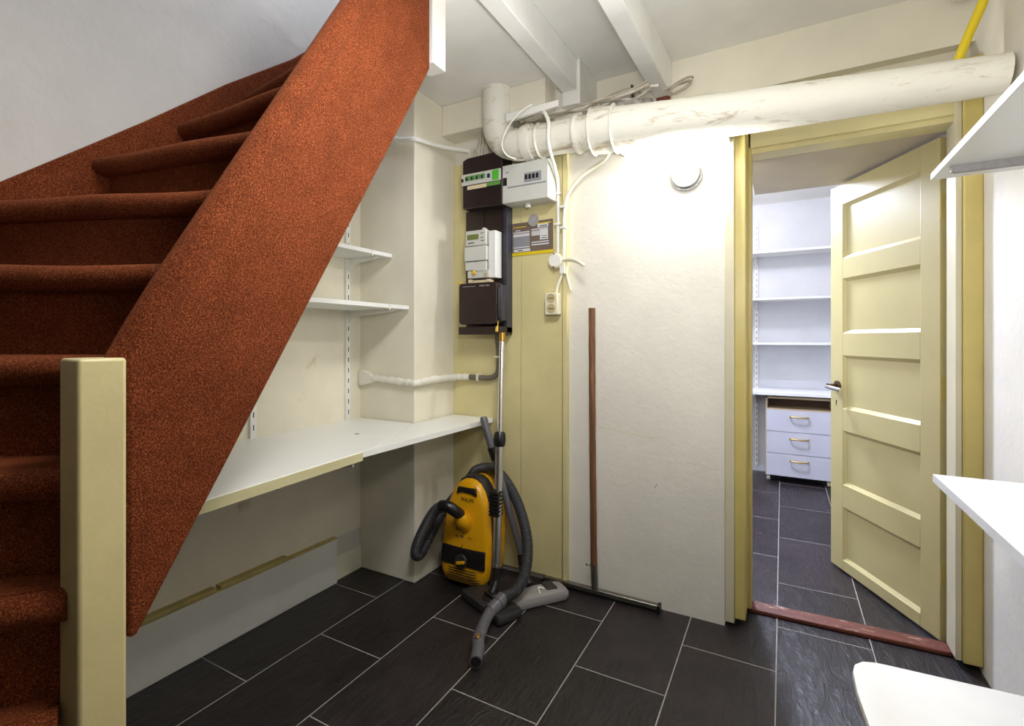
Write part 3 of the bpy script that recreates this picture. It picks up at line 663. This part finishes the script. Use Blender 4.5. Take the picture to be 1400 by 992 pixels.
b = new(); obox(b, (-.545,2.04,2.165), (1,0,.1), (0,1,0), (0,0,1), .004, .022, .022); tag(obj('cable_tie', b, M['dark'], bev=.001), 'black tie round the cable coil left of the beam', 'cable tie')
for i, x in enumerate((-1.315,-1.298,-1.280,-1.266)):
    cable([(x+.01*i-.01,2.085,2.16), (x+.004*i,2.07,2.12), (x,2.06,2.07), (x-.002,2.055,2.025), (x,2.05,2.01)], .0075, 'pale cable dropping into the top of the black consumer unit beside the pipe elbow', 'cable', 'cable', 'cables entering the black consumer unit')
cable([(-.945,1.905,2.15), (-1.0,1.89,2.12), (-1.06,1.885,2.06), (-1.088,1.89,2.0), (-1.08,1.91,1.96), (-1.05,1.95,1.945)], .0035, 'thin white wire looping down in front of the pipe elbow', 'white_pvc')
cable([(-1.36,2.08,1.99), (-1.362,2.07,2.03), (-1.35,2.06,2.075), (-1.335,2.062,2.085), (-1.325,2.066,2.06)], .006, 'short hooked cable end at the left top corner of the black consumer unit', 'cable')
cable([(-1.12,2.03,2.0), (-1.09,1.99,1.965), (-1.05,1.985,1.953), (-1.01,1.99,1.952)], .006, 'grey cable tucked between the black consumer unit and the pipe elbow', 'cable')

# ------------------------------------------------------------------ wall lamp
t = thing('wall_lamp', 'round lit wall lamp on the white wall below the drain pipe', 'lamp', (-.345, 2.12, 1.813))
b = new(); lathe(b, (-.345,YB,1.810), (0,-1,0), [(.064,0), (.064,.012), (.058,.020), (.050,.024), (.046,.032), (.034,.040)], 40); obj('base', b, M['glass'], t)
b = new(); lathe(b, (-.345,YB-.022,1.810), (0,-1,0), [(.052,0), (.055,.004), (.052,.010)], 40); obj('ring', b, M['steel'], t)
b = new(); pr = []
for i in range(13):
    a = i*PI/2/12; pr.append((.033*math.cos(a), .038+.048*math.sin(a)))
lathe(b, (-.345,YB,1.810), (0,-1,0), pr, 32); obj('globe', b, M['globe'], t)

# ------------------------------------------------------------------ squeegee
t = thing('floor_squeegee', 'long floor squeegee with a wooden handle leaning against the white wall', 'squeegee', (-.73, 2.09, 0))
b = new(); box(b, -.975, -.452, 2.078, 2.104, .012, .032); obj('bar', b, M['steel'], t, .003)
b = new(); box(b, -.985, -.445, 2.083, 2.099, .0, .016); box(b, -.455, -.443, 2.072, 2.108, .0, .034); obj('rubber_blade', b, M['dark'], t, .001)
b = new(); sweep(b, [(-.726,2.085,.03), (-.727,2.083,.07), (-.729,2.08,.145)], [.013,.016,.0165], 14); obj('ferrule', b, M['steel'], t)
b = new(); sweep(b, [(-.729,2.078,.135), (-.758,2.070,.140)], [.003,.003], 8); lathe(b, (-.758,2.07,.14), (-1,0,0), [(.006,0), (.006,.004)], 10); obj('wing_screw', b, M['steel'], t)
b = new(); sweep(b, resample([V((-.729,2.08,.14)), V((-.738,2.086,.7)), V((-.744,2.096,1.275))], .05), lambda i: .0145+.0006*math.sin(i*2.1), 14); obj('handle', b, M['wood'], t)

# ------------------------------------------------------------------ vacuum cleaner
t = thing('vacuum_cleaner', 'yellow and charcoal cylinder vacuum cleaner stood upright on the floor beside the pilaster', 'vacuum cleaner', (-1.28, 1.95, 0))
vx = -1.277
def vout(s, dz=0):   # half-rounded front outline, u across, z up
    pts = []
    prof = [(.085,.010), (.112,.022), (.128,.050), (.135,.10), (.136,.16), (.132,.24), (.122,.32), (.106,.39), (.085,.44), (.058,.475), (.030,.490)]
    full = [(u, z) for u, z in prof]+[(0,.494)]+[(-u, z) for u, z in prof[::-1]]
    cz = .25
    return [(u*s, cz+(z-cz)*s+dz) for u, z in full]
def lean(y, z): return y + .10*(z-.05)      # leans back a little
def vring(s, y, dz=0): return [(vx+u, lean(y, z), z) for u, z in vout(s, dz)]
# layers from front to rear
b = new(); loft(b, [vring(.02, 1.846), vring(.5, 1.848), vring(.78, 1.852), vring(.90, 1.858), vring(.955, 1.870), vring(.968, 1.892), vring(.968, 1.93)]); obj('front_shell', b, M['v_yellow'], t, ang=45)
b = new(); loft(b, [vring(.965, 1.888), vring(.995, 1.890), vring(1.01, 1.90), vring(1.01, 1.94), vring(.995, 1.952), vring(.965, 1.954)], cap=False); obj('bumper', b, M['v_dark'], t, ang=50)
b = new(); loft(b, [vring(.96, 1.93), vring(.97, 1.96), vring(.955, 2.0), vring(.88, 2.03), vring(.7, 2.043)]); obj('rear_shell', b, M['v_yellow'], t, ang=45)
def vf(u, z, off=0):      # a point on the front face
    return V((vx+u, lean(1.850, z)+off+.12*max(0, abs(u)-.07)**1.0*.6, z))
# top recess/handle
b = new(); loft(b, [[tuple(vf(u, z, o_)) for u, z in ((-.046,.452), (.050,.452), (.058,.418), (.03,.428), (-.02,.430), (-.052,.420))] for o_ in (-.006, .012)]); obj('handle_grip', b, M['v_black'], t, .003)
# seam, control band, knob, vents
b = new(); loft(b, [[tuple(vf(u, z, o_)) for u, z in ((-.116,.186), (.116,.186), (.118,.104), (-.120,.104))] for o_ in (-.010, .02)]); cb = obj('control_band', b, M['v_black'], t, .006, 3)
b = new(); lathe(b, vf(.0, .130, -.010), (0,-1,.1), [(.033,0), (.033,.006), (.030,.010)], 28); kn = obj('dial', b, M['v_dark'], t)
b = new(); obox(b, vf(.004, .128, -.024), (1,0,.25), (0,-1,0), (0,0,1), .024, .006, .007); obj('pointer', b, M['v_yellow'], kn, .004, 3)
b = new(); box(b, vx-.001, vx+.001, vf(0,.18,-.008).y, vf(0,.18,.0).y, .164, .205); obj('marker_line', b, M['gold'], t)
b = new()
for i, z in enumerate((.090,.079,.068,.057,.046)):
    w = .108-.004*i; sweep(b, [vf(-w, z, .006), vf(-w*.6, z-.002, .0005), vf(0, z-.003, .0), vf(w*.6, z-.002, .0005), vf(w, z, .006)], .0024, 6)
obj('vent_slots', b, M['ink'], t)
b = new(); sweep(b, [vf(-.116,.205,.012), vf(-.07,.203,.0), vf(0,.202,-.0003), vf(.07,.203,.0), vf(.116,.205,.012)], .0016, 6); obj('seam', b, M['ink'], t)
# hose inlet
b = new(); tp = [vf(.002,.285,.02), vf(.004,.315,-.022), vf(.0,.345,-.042)]; sweep(b, smooth_path(tp, 6), lambda i: (.044-.0012*i), 24); obj('hose_inlet', b, M['v_yellow'], t, ang=50)
lettering('lettering', 'PHILIPS', M['ink'], t, vf(.012,.399,-.0045), .022, rx=PI/2-.1)
lettering('lettering', 'EXPRESSION', M['ink'], t, vf(-.008,.262,-.0045), .013, rx=PI/2-.1)
b = new()
for u, r in ((-.038,.004), (-.006,.007), (.03,.004), (.045,.003)): lathe(b, vf(u,.232,.0), (0,-1,.1), [(r,0), (r*.9,.004)], 12)
each('indicator', b, M['ink'], t)
b = new(); lathe(b, vf(-.006,.231,-.004), (0,-1,.1), [(.0035,0), (.003,.002)], 12); obj('indicator_light', b, M['head_grey'], t)
# hose: from the inlet down the left, round behind, over the top and down to the floor on the right
i0 = vf(.0,.345,-.042)
con = [tuple(i0), (vx-.004,1.802,.372), (vx-.03,1.785,.392), (vx-.066,1.785,.388)]
b = new(); sweep(b, resample(smooth_path(con, 8), .008), .0255, 18); obj('hose_elbow', b, M['v_black'], t)
hp = [(vx-.060,1.785,.390), (vx-.105,1.785,.355), (vx-.145,1.77,.285), (vx-.175,1.752,.205), (vx-.184,1.752,.160), (vx-.182,1.782,.150), (vx-.172,1.83,.205), (vx-.148,1.90,.305), (vx-.105,2.01,.405), (vx-.08,2.05,.455), (vx-.05,2.060,.490), (vx+.03,2.06,.505), (vx+.12,2.03,.475), (vx+.215,1.99,.385), (vx+.285,1.94,.27), (vx+.318,1.875,.17), (vx+.312,1.81,.100), (vx+.275,1.765,.072)]
b = new(); hose(b, hp, .0245); obj('hose', b, M['hose'], t, ang=60)
hs = [(vx+.268,1.765,.072), (vx+.262,1.735,.060), (vx+.252,1.685,.047)]
b = new(); sweep(b, resample(smooth_path(hs, 6), .01), lambda i: .0275, 20); sweep(b, [(vx+.2635,1.742,.0625), (vx+.2615,1.732,.059)], .030, 20); obj('hose_cuff', b, M['v_grey'], t)
b = new(); hg = [(vx+.254,1.695,.049), (vx+.262,1.60,.042), (vx+.300,1.515,.034), (vx+.312,1.492,.034), (vx+.335,1.455,.028), (vx+.348,1.425,.0255)]
hg = [(vx+.252,1.695,.049), (vx+.268,1.62,.043), (vx+.292,1.545,.037), (vx+.303,1.515,.034), (vx+.322,1.49,.031), (vx+.340,1.452,.027), (vx+.350,1.43,.0255)]
sweep(b, resample(smooth_path(hg, 6), .012), lambda i: .0225, 20, cap=False)
lathe(b, (vx+.350,1.430,.0255), (.43,-.90,-.06), [(.0225,0), (.0235,.004), (.019,.005), (.018,-.0)], 20); obj('hose_handle', b, M['v_grey'], t)
b = new(); lathe(b, (vx+.350,1.430,.0255), (.43,-.90,-.06), [(.0178,.0005), (.0178,.0052)], 20); obj('handle_bore', b, M['void'], t)
b = new(); obox(b, (vx+.306,1.512,.057), (.2,-1,0), (1,.2,0), (0,0,1), .014, .008, .004); obj('air_slide', b, M['gold'], t, .002)
b = new(); sweep(b, [(vx-.10,1.90,.02), (vx-.10,1.95,.02)], .020, 14); sweep(b, [(vx+.09,1.90,.02), (vx+.09,1.95,.02)], .020, 14); box(b, vx+.02, vx+.04, 1.872, 1.90, 0, .016); box(b, vx+.055, vx+.065, 1.872, 1.90, 0, .016); each('foot', b, M['v_dark'], t, .002)

# chrome telescopic tube with its dark floor head
t = thing('vacuum_tube', 'chrome telescopic vacuum tube with a dark floor head standing before the yellow vacuum cleaner', 'vacuum tube', (-1.09, 1.83, 0))
def line(a, b_, s): return V(a).lerp(V(b_), s)
tb, tt = (-1.090,1.845,.135), (-1.135,1.975,1.165)
sz = lambda z: (z-tb[2])/(tt[2]-tb[2])
b = new(); sweep(b, [line(tb, tt, 0), line(tb, tt, sz(.70))], .0180, 20); obj('outer_tube', b, M['chrome'], t)
b = new(); sweep(b, [line(tb, tt, sz(.69)), line(tb, tt, sz(1.13))], .0125, 20); obj('inner_tube', b, M['chrome'], t)
b = new(); sweep(b, [line(tb, tt, sz(1.125)), line(tb, tt, sz(1.166))], .0148, 20); obj('top_sleeve', b, M['brass'], t, .001)
b = new(); lathe(b, line(tb, tt, sz(.655)), V(tt)-V(tb), [(.021,0), (.026,.008), (.028,.03), (.026,.056), (.020,.066)], 24); obj('adjust_sleeve', b, M['v_black'], t)
b = new()
c0 = line(tb, tt, sz(.365))
for i in range(7): obox(b, c0+V((-.008,-.004,.016*i)), (1,0,0), (0,1,0), (0,0,1), .024, .022, .0056)
obox(b, c0+V((-.008,-.003,.048)), (1,0,0), (0,1,0), (0,0,1), .020, .019, .056); obj('parking_clip', b, M['v_black'], t, .002)
b = new(); sweep(b, [line(tb, tt, sz(.137)), line(tb, tt, sz(.158))], .0195, 20); obj('ring', b, M['chrome'], t)
b = new(); sweep(b, smooth_path([line(tb, tt, sz(.145)), (-1.088,1.835,.10), (-1.084,1.823,.078), (-1.085,1.80,.052)], 6), .0205, 18); obj('neck', b, M['v_black'], t)
hc = V((-1.085,1.785,.0)); hu_ = V((.917,-.40,0)).normalized(); hv = V((-hu_.y, hu_.x, 0))
def headring(s, z, w=.145, d=.062): return [tuple(hc+hu_*(x*s)+hv*(y*s)+V((0,0,z))) for x, y in rrect(2*w, 2*d, .012, 4)]
b = new(); loft(b, [headring(.97, .004), headring(1, .010), headring(1, .024), headring(.95, .038), headring(.6, .044)]); obj('floor_head', b, M['v_dark'], t, ang=50)
b = new(); lathe(b, hc+V((0,0,.040)), (0,0,1), [(.036,0), (.036,.006), (.032,.009)], 24); obox(b, hc+hv*.022+V((0,0,.048)), hu_, hv, (0,0,1), .030, .034, .014); obj('swivel', b, M['v_black'], t, .003)
b = new(); obox(b, hc+hu_*.072-hv*.012+V((0,0,.046)), hu_, hv, (0,0,1), .026, .024, .007); obj('pedal', b, M['v_black'], t, .003)
lettering('lettering', 'PHILIPS', M['silver_ink'], t, hc-hu_*.006-hv*.046+V((0,0,.0405)), .013, rx=.25, rz=math.atan2(hu_.y, hu_.x))

# plain grey tube with a light grey floor head
t = thing('vacuum_tube', 'grey plastic vacuum tube with a light grey floor head leaning on the worktop end', 'vacuum tube', (-.98, 1.98, 0))
ga, gb_ = (-1.030,1.985,.135), (-1.236,1.968,.772)
b = new(); sweep(b, [line(ga, gb_, 0), line(ga, gb_, .70)], .0165, 18); obj('lower_tube', b, M['v_grey'], t)
b = new(); sweep(b, [line(ga, gb_, .70), line(ga, gb_, .98), line(ga, gb_, 1.0)], [.0185,.0185,.013], 18); obj('upper_tube', b, M['v_grey'], t)
b = new(); sweep(b, [line(ga, gb_, .69), line(ga, gb_, .78)], [.019,.022], 18); obj('collar', b, M['v_black'], t, .002)
b = new(); sweep(b, smooth_path([line(ga, gb_, .04), (-1.022,1.975,.11), (-1.010,1.962,.07), (-.985,1.95,.045)], 6), lambda i: .0225, 18); obj('neck', b, M['v_black'], t)
gc = V((-.935,1.930,0)); gu = V((.62,.785,0)).normalized(); gv = V((-gu.y, gu.x, 0))
def gring(s, z, w=.14, d=.052): return [tuple(gc+gu*(x*s)+gv*(y*s)+V((0,0,z))) for x, y in rrect(2*w, 2*d, .030, 5)]
b = new(); loft(b, [gring(.96, .004), gring(1, .012), gring(1, .030), gring(.93, .042), gring(.5, .047)]); obj('floor_head', b, M['head_grey'], t, ang=50)
b = new(); obox(b, gc+gu*.065+gv*.012+V((0,0,.047)), gu, gv, (0,0,1), .024, .034, .006); obj('pedal', b, M['v_dark'], t, .003)
b = new(); tube(b, [gc+gu*.0-gv*.03+V((0,0,.046)), gc+gu*.008+V((0,0,.056)), gc+gu*.03-gv*.01+V((0,0,.05))], .003, 8); obj('latch_wire', b, M['white_pvc'], t)

# ------------------------------------------------------------------ right side: shelf, fold-down top, stool
t = thing('wall_shelf', 'white shelf high on the right wall seen from below', 'shelf', (.45, 1.2, 1.55))
b = new(); box(b, .352, XR, .35, 1.706, 1.566, 1.583); obj('board', b, M['white'], t, .0008)
b = new(); box(b, .3505, .3525, .35, 1.706, 1.566, 1.583); obj('edge_band', b, M['white_edge'], t)
b = new(); box(b, .372, XR, 1.585, 1.60, 1.548, 1.566); box(b, .366, .374, 1.585, 1.60, 1.550, 1.566); obj('bracket', b, M['seal'], t, .001)
t = thing('wall_table', 'white tabletop fixed to the right wall at the doorway', 'wall table', (.48, 1.2, .72))
b = new(); box(b, .382, XR, .25, 1.83, .727, .749); obj('board', b, M['white'], t, .001)
b = new(); box(b, .3805, .3825, .25, 1.83, .727, .749); obj('edge_band', b, M['white_edge'], t)
b = new(); prism(b, [(.405,1.62,.727), (XR,1.62,.727), (XR,1.62,.60), (.44,1.62,.699), (.41,1.62,.703), (.402,1.62,.712)], (0,.008,0)); obj('bracket', b, M['kraft'], t, .001)
t = thing('stool', 'white painted seat with rounded corners below the wall table', 'stool', (.32, 1.05, 0))
b = new(); ol = [(.128,1.17), (.128,1.24), (.134,1.268), (.150,1.288), (.175,1.297), (.21,1.300), (.56,1.322), (.575,1.31), (.58,1.28), (.56,.86), (.53,.83), (.20,.83), (.165,.85), (.150,.90)]
loft(b, [[(.35+(x-.35)*s, 1.07+(y-1.07)*s, z) for x, y in ol] for s, z in ((.985,.424), (1,.428), (1,.443), (.994,.448), (.97,.4495))]); obj('seat', b, M['wpaint'], t, ang=50)
for x, y in ((.20,.90), (.20,1.22), (.52,.90), (.53,1.24)):
    b = new(); sweep(b, [(x, y, .425), (x+(x-.36)*.12, y+(y-1.07)*.12, 0)], [.018,.014], 14); obj('leg', b, M['wpaint'], t)
b = new(); sweep(b, [(.205,.91,.18), (.205,1.215,.18)], .010, 10); sweep(b, [(.525,.91,.18), (.535,1.235,.18)], .010, 10); each('stretcher', b, M['wpaint'], t)
b = new(); box(b, .53, XR-.001, .8, 2.30, 2.335, ZH); struct('trim_9', b, M['smooth_wall'], 'boxed batten where the right wall meets the ceiling', 'batten', .003)

# ------------------------------------------------------------------ back room furniture
YW = 4.75
rail(-.195, YW, .05, 2.12, True, 'white slotted shelf rail on the back room wall')
for z, lab in ((1.853, 'highest white shelf on the back room wall'), (1.470, 'middle white shelf on the back room wall'), (1.106, 'lowest white shelf on the back room wall above the desk')):
    s = thing('wall_shelf', lab, 'shelf', (.2, 4.6, z), 'shelves in the back room')
    b = new(); box(b, -.9, .95, 4.5, YW-.016, z-.018, z); obj('board', b, M['white'], s, .001)
    b = new(); prism(b, [(-.198,YW-.015,z-.019), (-.198,4.55,z-.019), (-.198,4.55,z-.028), (-.198,4.68,z-.04), (-.198,YW-.015,z-.08)], (.006,0,0)); obj('bracket', b, M['wpaint'], s)
t = thing('desk', 'white desk top along the back room wall over the drawer unit', 'desk', (.2, 4.55, .68))
b = new(); box(b, -.9, .95, 4.40, YW-.016, .690, .717); obj('board', b, M['white'], t, .002)
b = new(); prism(b, [(-.198,YW-.015,.689), (-.198,4.5,.689), (-.198,4.5,.67), (-.198,YW-.015,.58)], (.006,0,0)); obj('bracket', b, M['wpaint'], t)
t = thing('drawer_unit', 'grey three drawer unit on castors under the back room desk', 'drawer unit', (.1, 4.6, 0))
x0, x1, y0, y1 = -.118, .345, 4.46, 4.73
b = new(); box(b, x0, x0+.014, y0, y1, .048, .676); box(b, x1-.014, x1, y0, y1, .048, .676); box(b, x0, x1, y0, y1, .660, .676); box(b, x0+.014, x1-.014, y1-.012, y1, .048, .66); box(b, x0+.014, x1-.014, y0, y1, .048, .062); box(b, x0+.014, x1-.014, y0+.002, y1, .570, .584); obj('carcass', b, M['beech'], t, .001)
b = new(); box(b, x0+.014, x1-.014, y1-.02, y1-.0125, .584, .66); obj('niche_back', b, M['ped_dark'], t)
for z0, z1 in ((.404,.572), (.230,.400), (.052,.226)):
    b = new(); box(b, x0+.008, x1-.006, y0-.016, y0-.0005, z0, z1); d_ = obj('drawer', b, M['drawer'], t, .001)
    b = new(); zc = z1-.048; sweep(b, smooth_path([(.055,y0-.016,zc+.004), (.060,y0-.040,zc+.002), (.115,y0-.048,zc), (.17,y0-.040,zc), (.175,y0-.016,zc+.002)], 6), .006, 10); obj('handle', b, M['gold'], d_)
for x, y in ((x0+.02,y0+.03), (x1-.03,y0+.03), (x0+.02,y1-.04), (x1-.03,y1-.04)):
    b = new(); sweep(b, [(x-.012, y, .0225), (x+.012, y, .0225)], .0225, 18); box(b, x-.006, x+.006, y-.006, y+.006, .0225, .049); obj('castor', b, M['cream_pvc'], t)

# ------------------------------------------------------------------ light
def area(name, loc, size, energy, col, target=None, sy=None):
    l = bpy.data.lights.new(name, 'AREA'); l.size = size; l.energy = energy; l.color = col
    if sy: l.shape = 'RECTANGLE'; l.size_y = sy
    o = bpy.data.objects.new(name, l); C.objects.link(o); o.location = loc
    d = (V(target)-V(loc)) if target else V((0,0,-1)); o.rotation_euler = d.to_track_quat('-Z', 'Y').to_euler(); return o
def bulb(name, loc, r, energy, col):
    l = bpy.data.lights.new(name, 'POINT'); l.shadow_soft_size = r; l.energy = energy; l.color = col
    o = bpy.data.objects.new(name, l); C.objects.link(o); o.location = loc; return o
bulb('unseen_bulb', (-.60,.85,2.0), .05, 5, (.98,.985,1))  # guessed lamp out of view, added to even out the brightness
area('bounce_fill', (-.12,.45,1.45), .25, 9, (.98,.985,1), (-.42,1.35,2.4))  # added light aimed up to brighten the ceiling, no fixture there
area('overhead_fill', (-.30,.75,2.36), .4, 17, (.98,.98,.98), (-1.15,.9,.2))  # unseen added fill, tilted to brighten the lower left
area('stairwell_daylight', (-1.25,1.35,3.5), .5, 10, (.74,.83,1), (-1.75,1.2,2.0), .5)  # guessed daylight from unseen upstairs, added to brighten the stairwell
bulb('back_room_bulb', (-.42,3.75,2.16), .07, 20, (.90,.91,1))
area('doorway_fill', (-.40,3.6,2.16), .22, 50, (.66,.74,1), (-.02,1.6,0))  # added beam beside the bulb, brightens the floor by the doorway
w = bpy.data.worlds.new('world'); bpy.context.scene.world = w; w.use_nodes = True
w.node_tree.nodes['Background'].inputs['Color'].default_value = (.8,.85,1,1); w.node_tree.nodes['Background'].inputs['Strength'].default_value = .15

# ------------------------------------------------------------------ camera
cd = bpy.data.cameras.new('camera'); cam = bpy.data.objects.new('camera', cd); C.objects.link(cam)
cam.location = (0, 0, 1.14); cam.rotation_euler = (PI/2, 0, math.radians(28.76))
cd.sensor_width = 36; cd.lens = 673.2/1400*36; cd.shift_y = -(496-462.4)/1400; cd.clip_start = .02
sc = bpy.context.scene; sc.camera = cam
vs_ = sc.view_settings; vs_.view_transform = 'Standard'; vs_.look = 'None'; vs_.gamma = 1; vs_.exposure = 0.38; vs_.use_curve_mapping = False
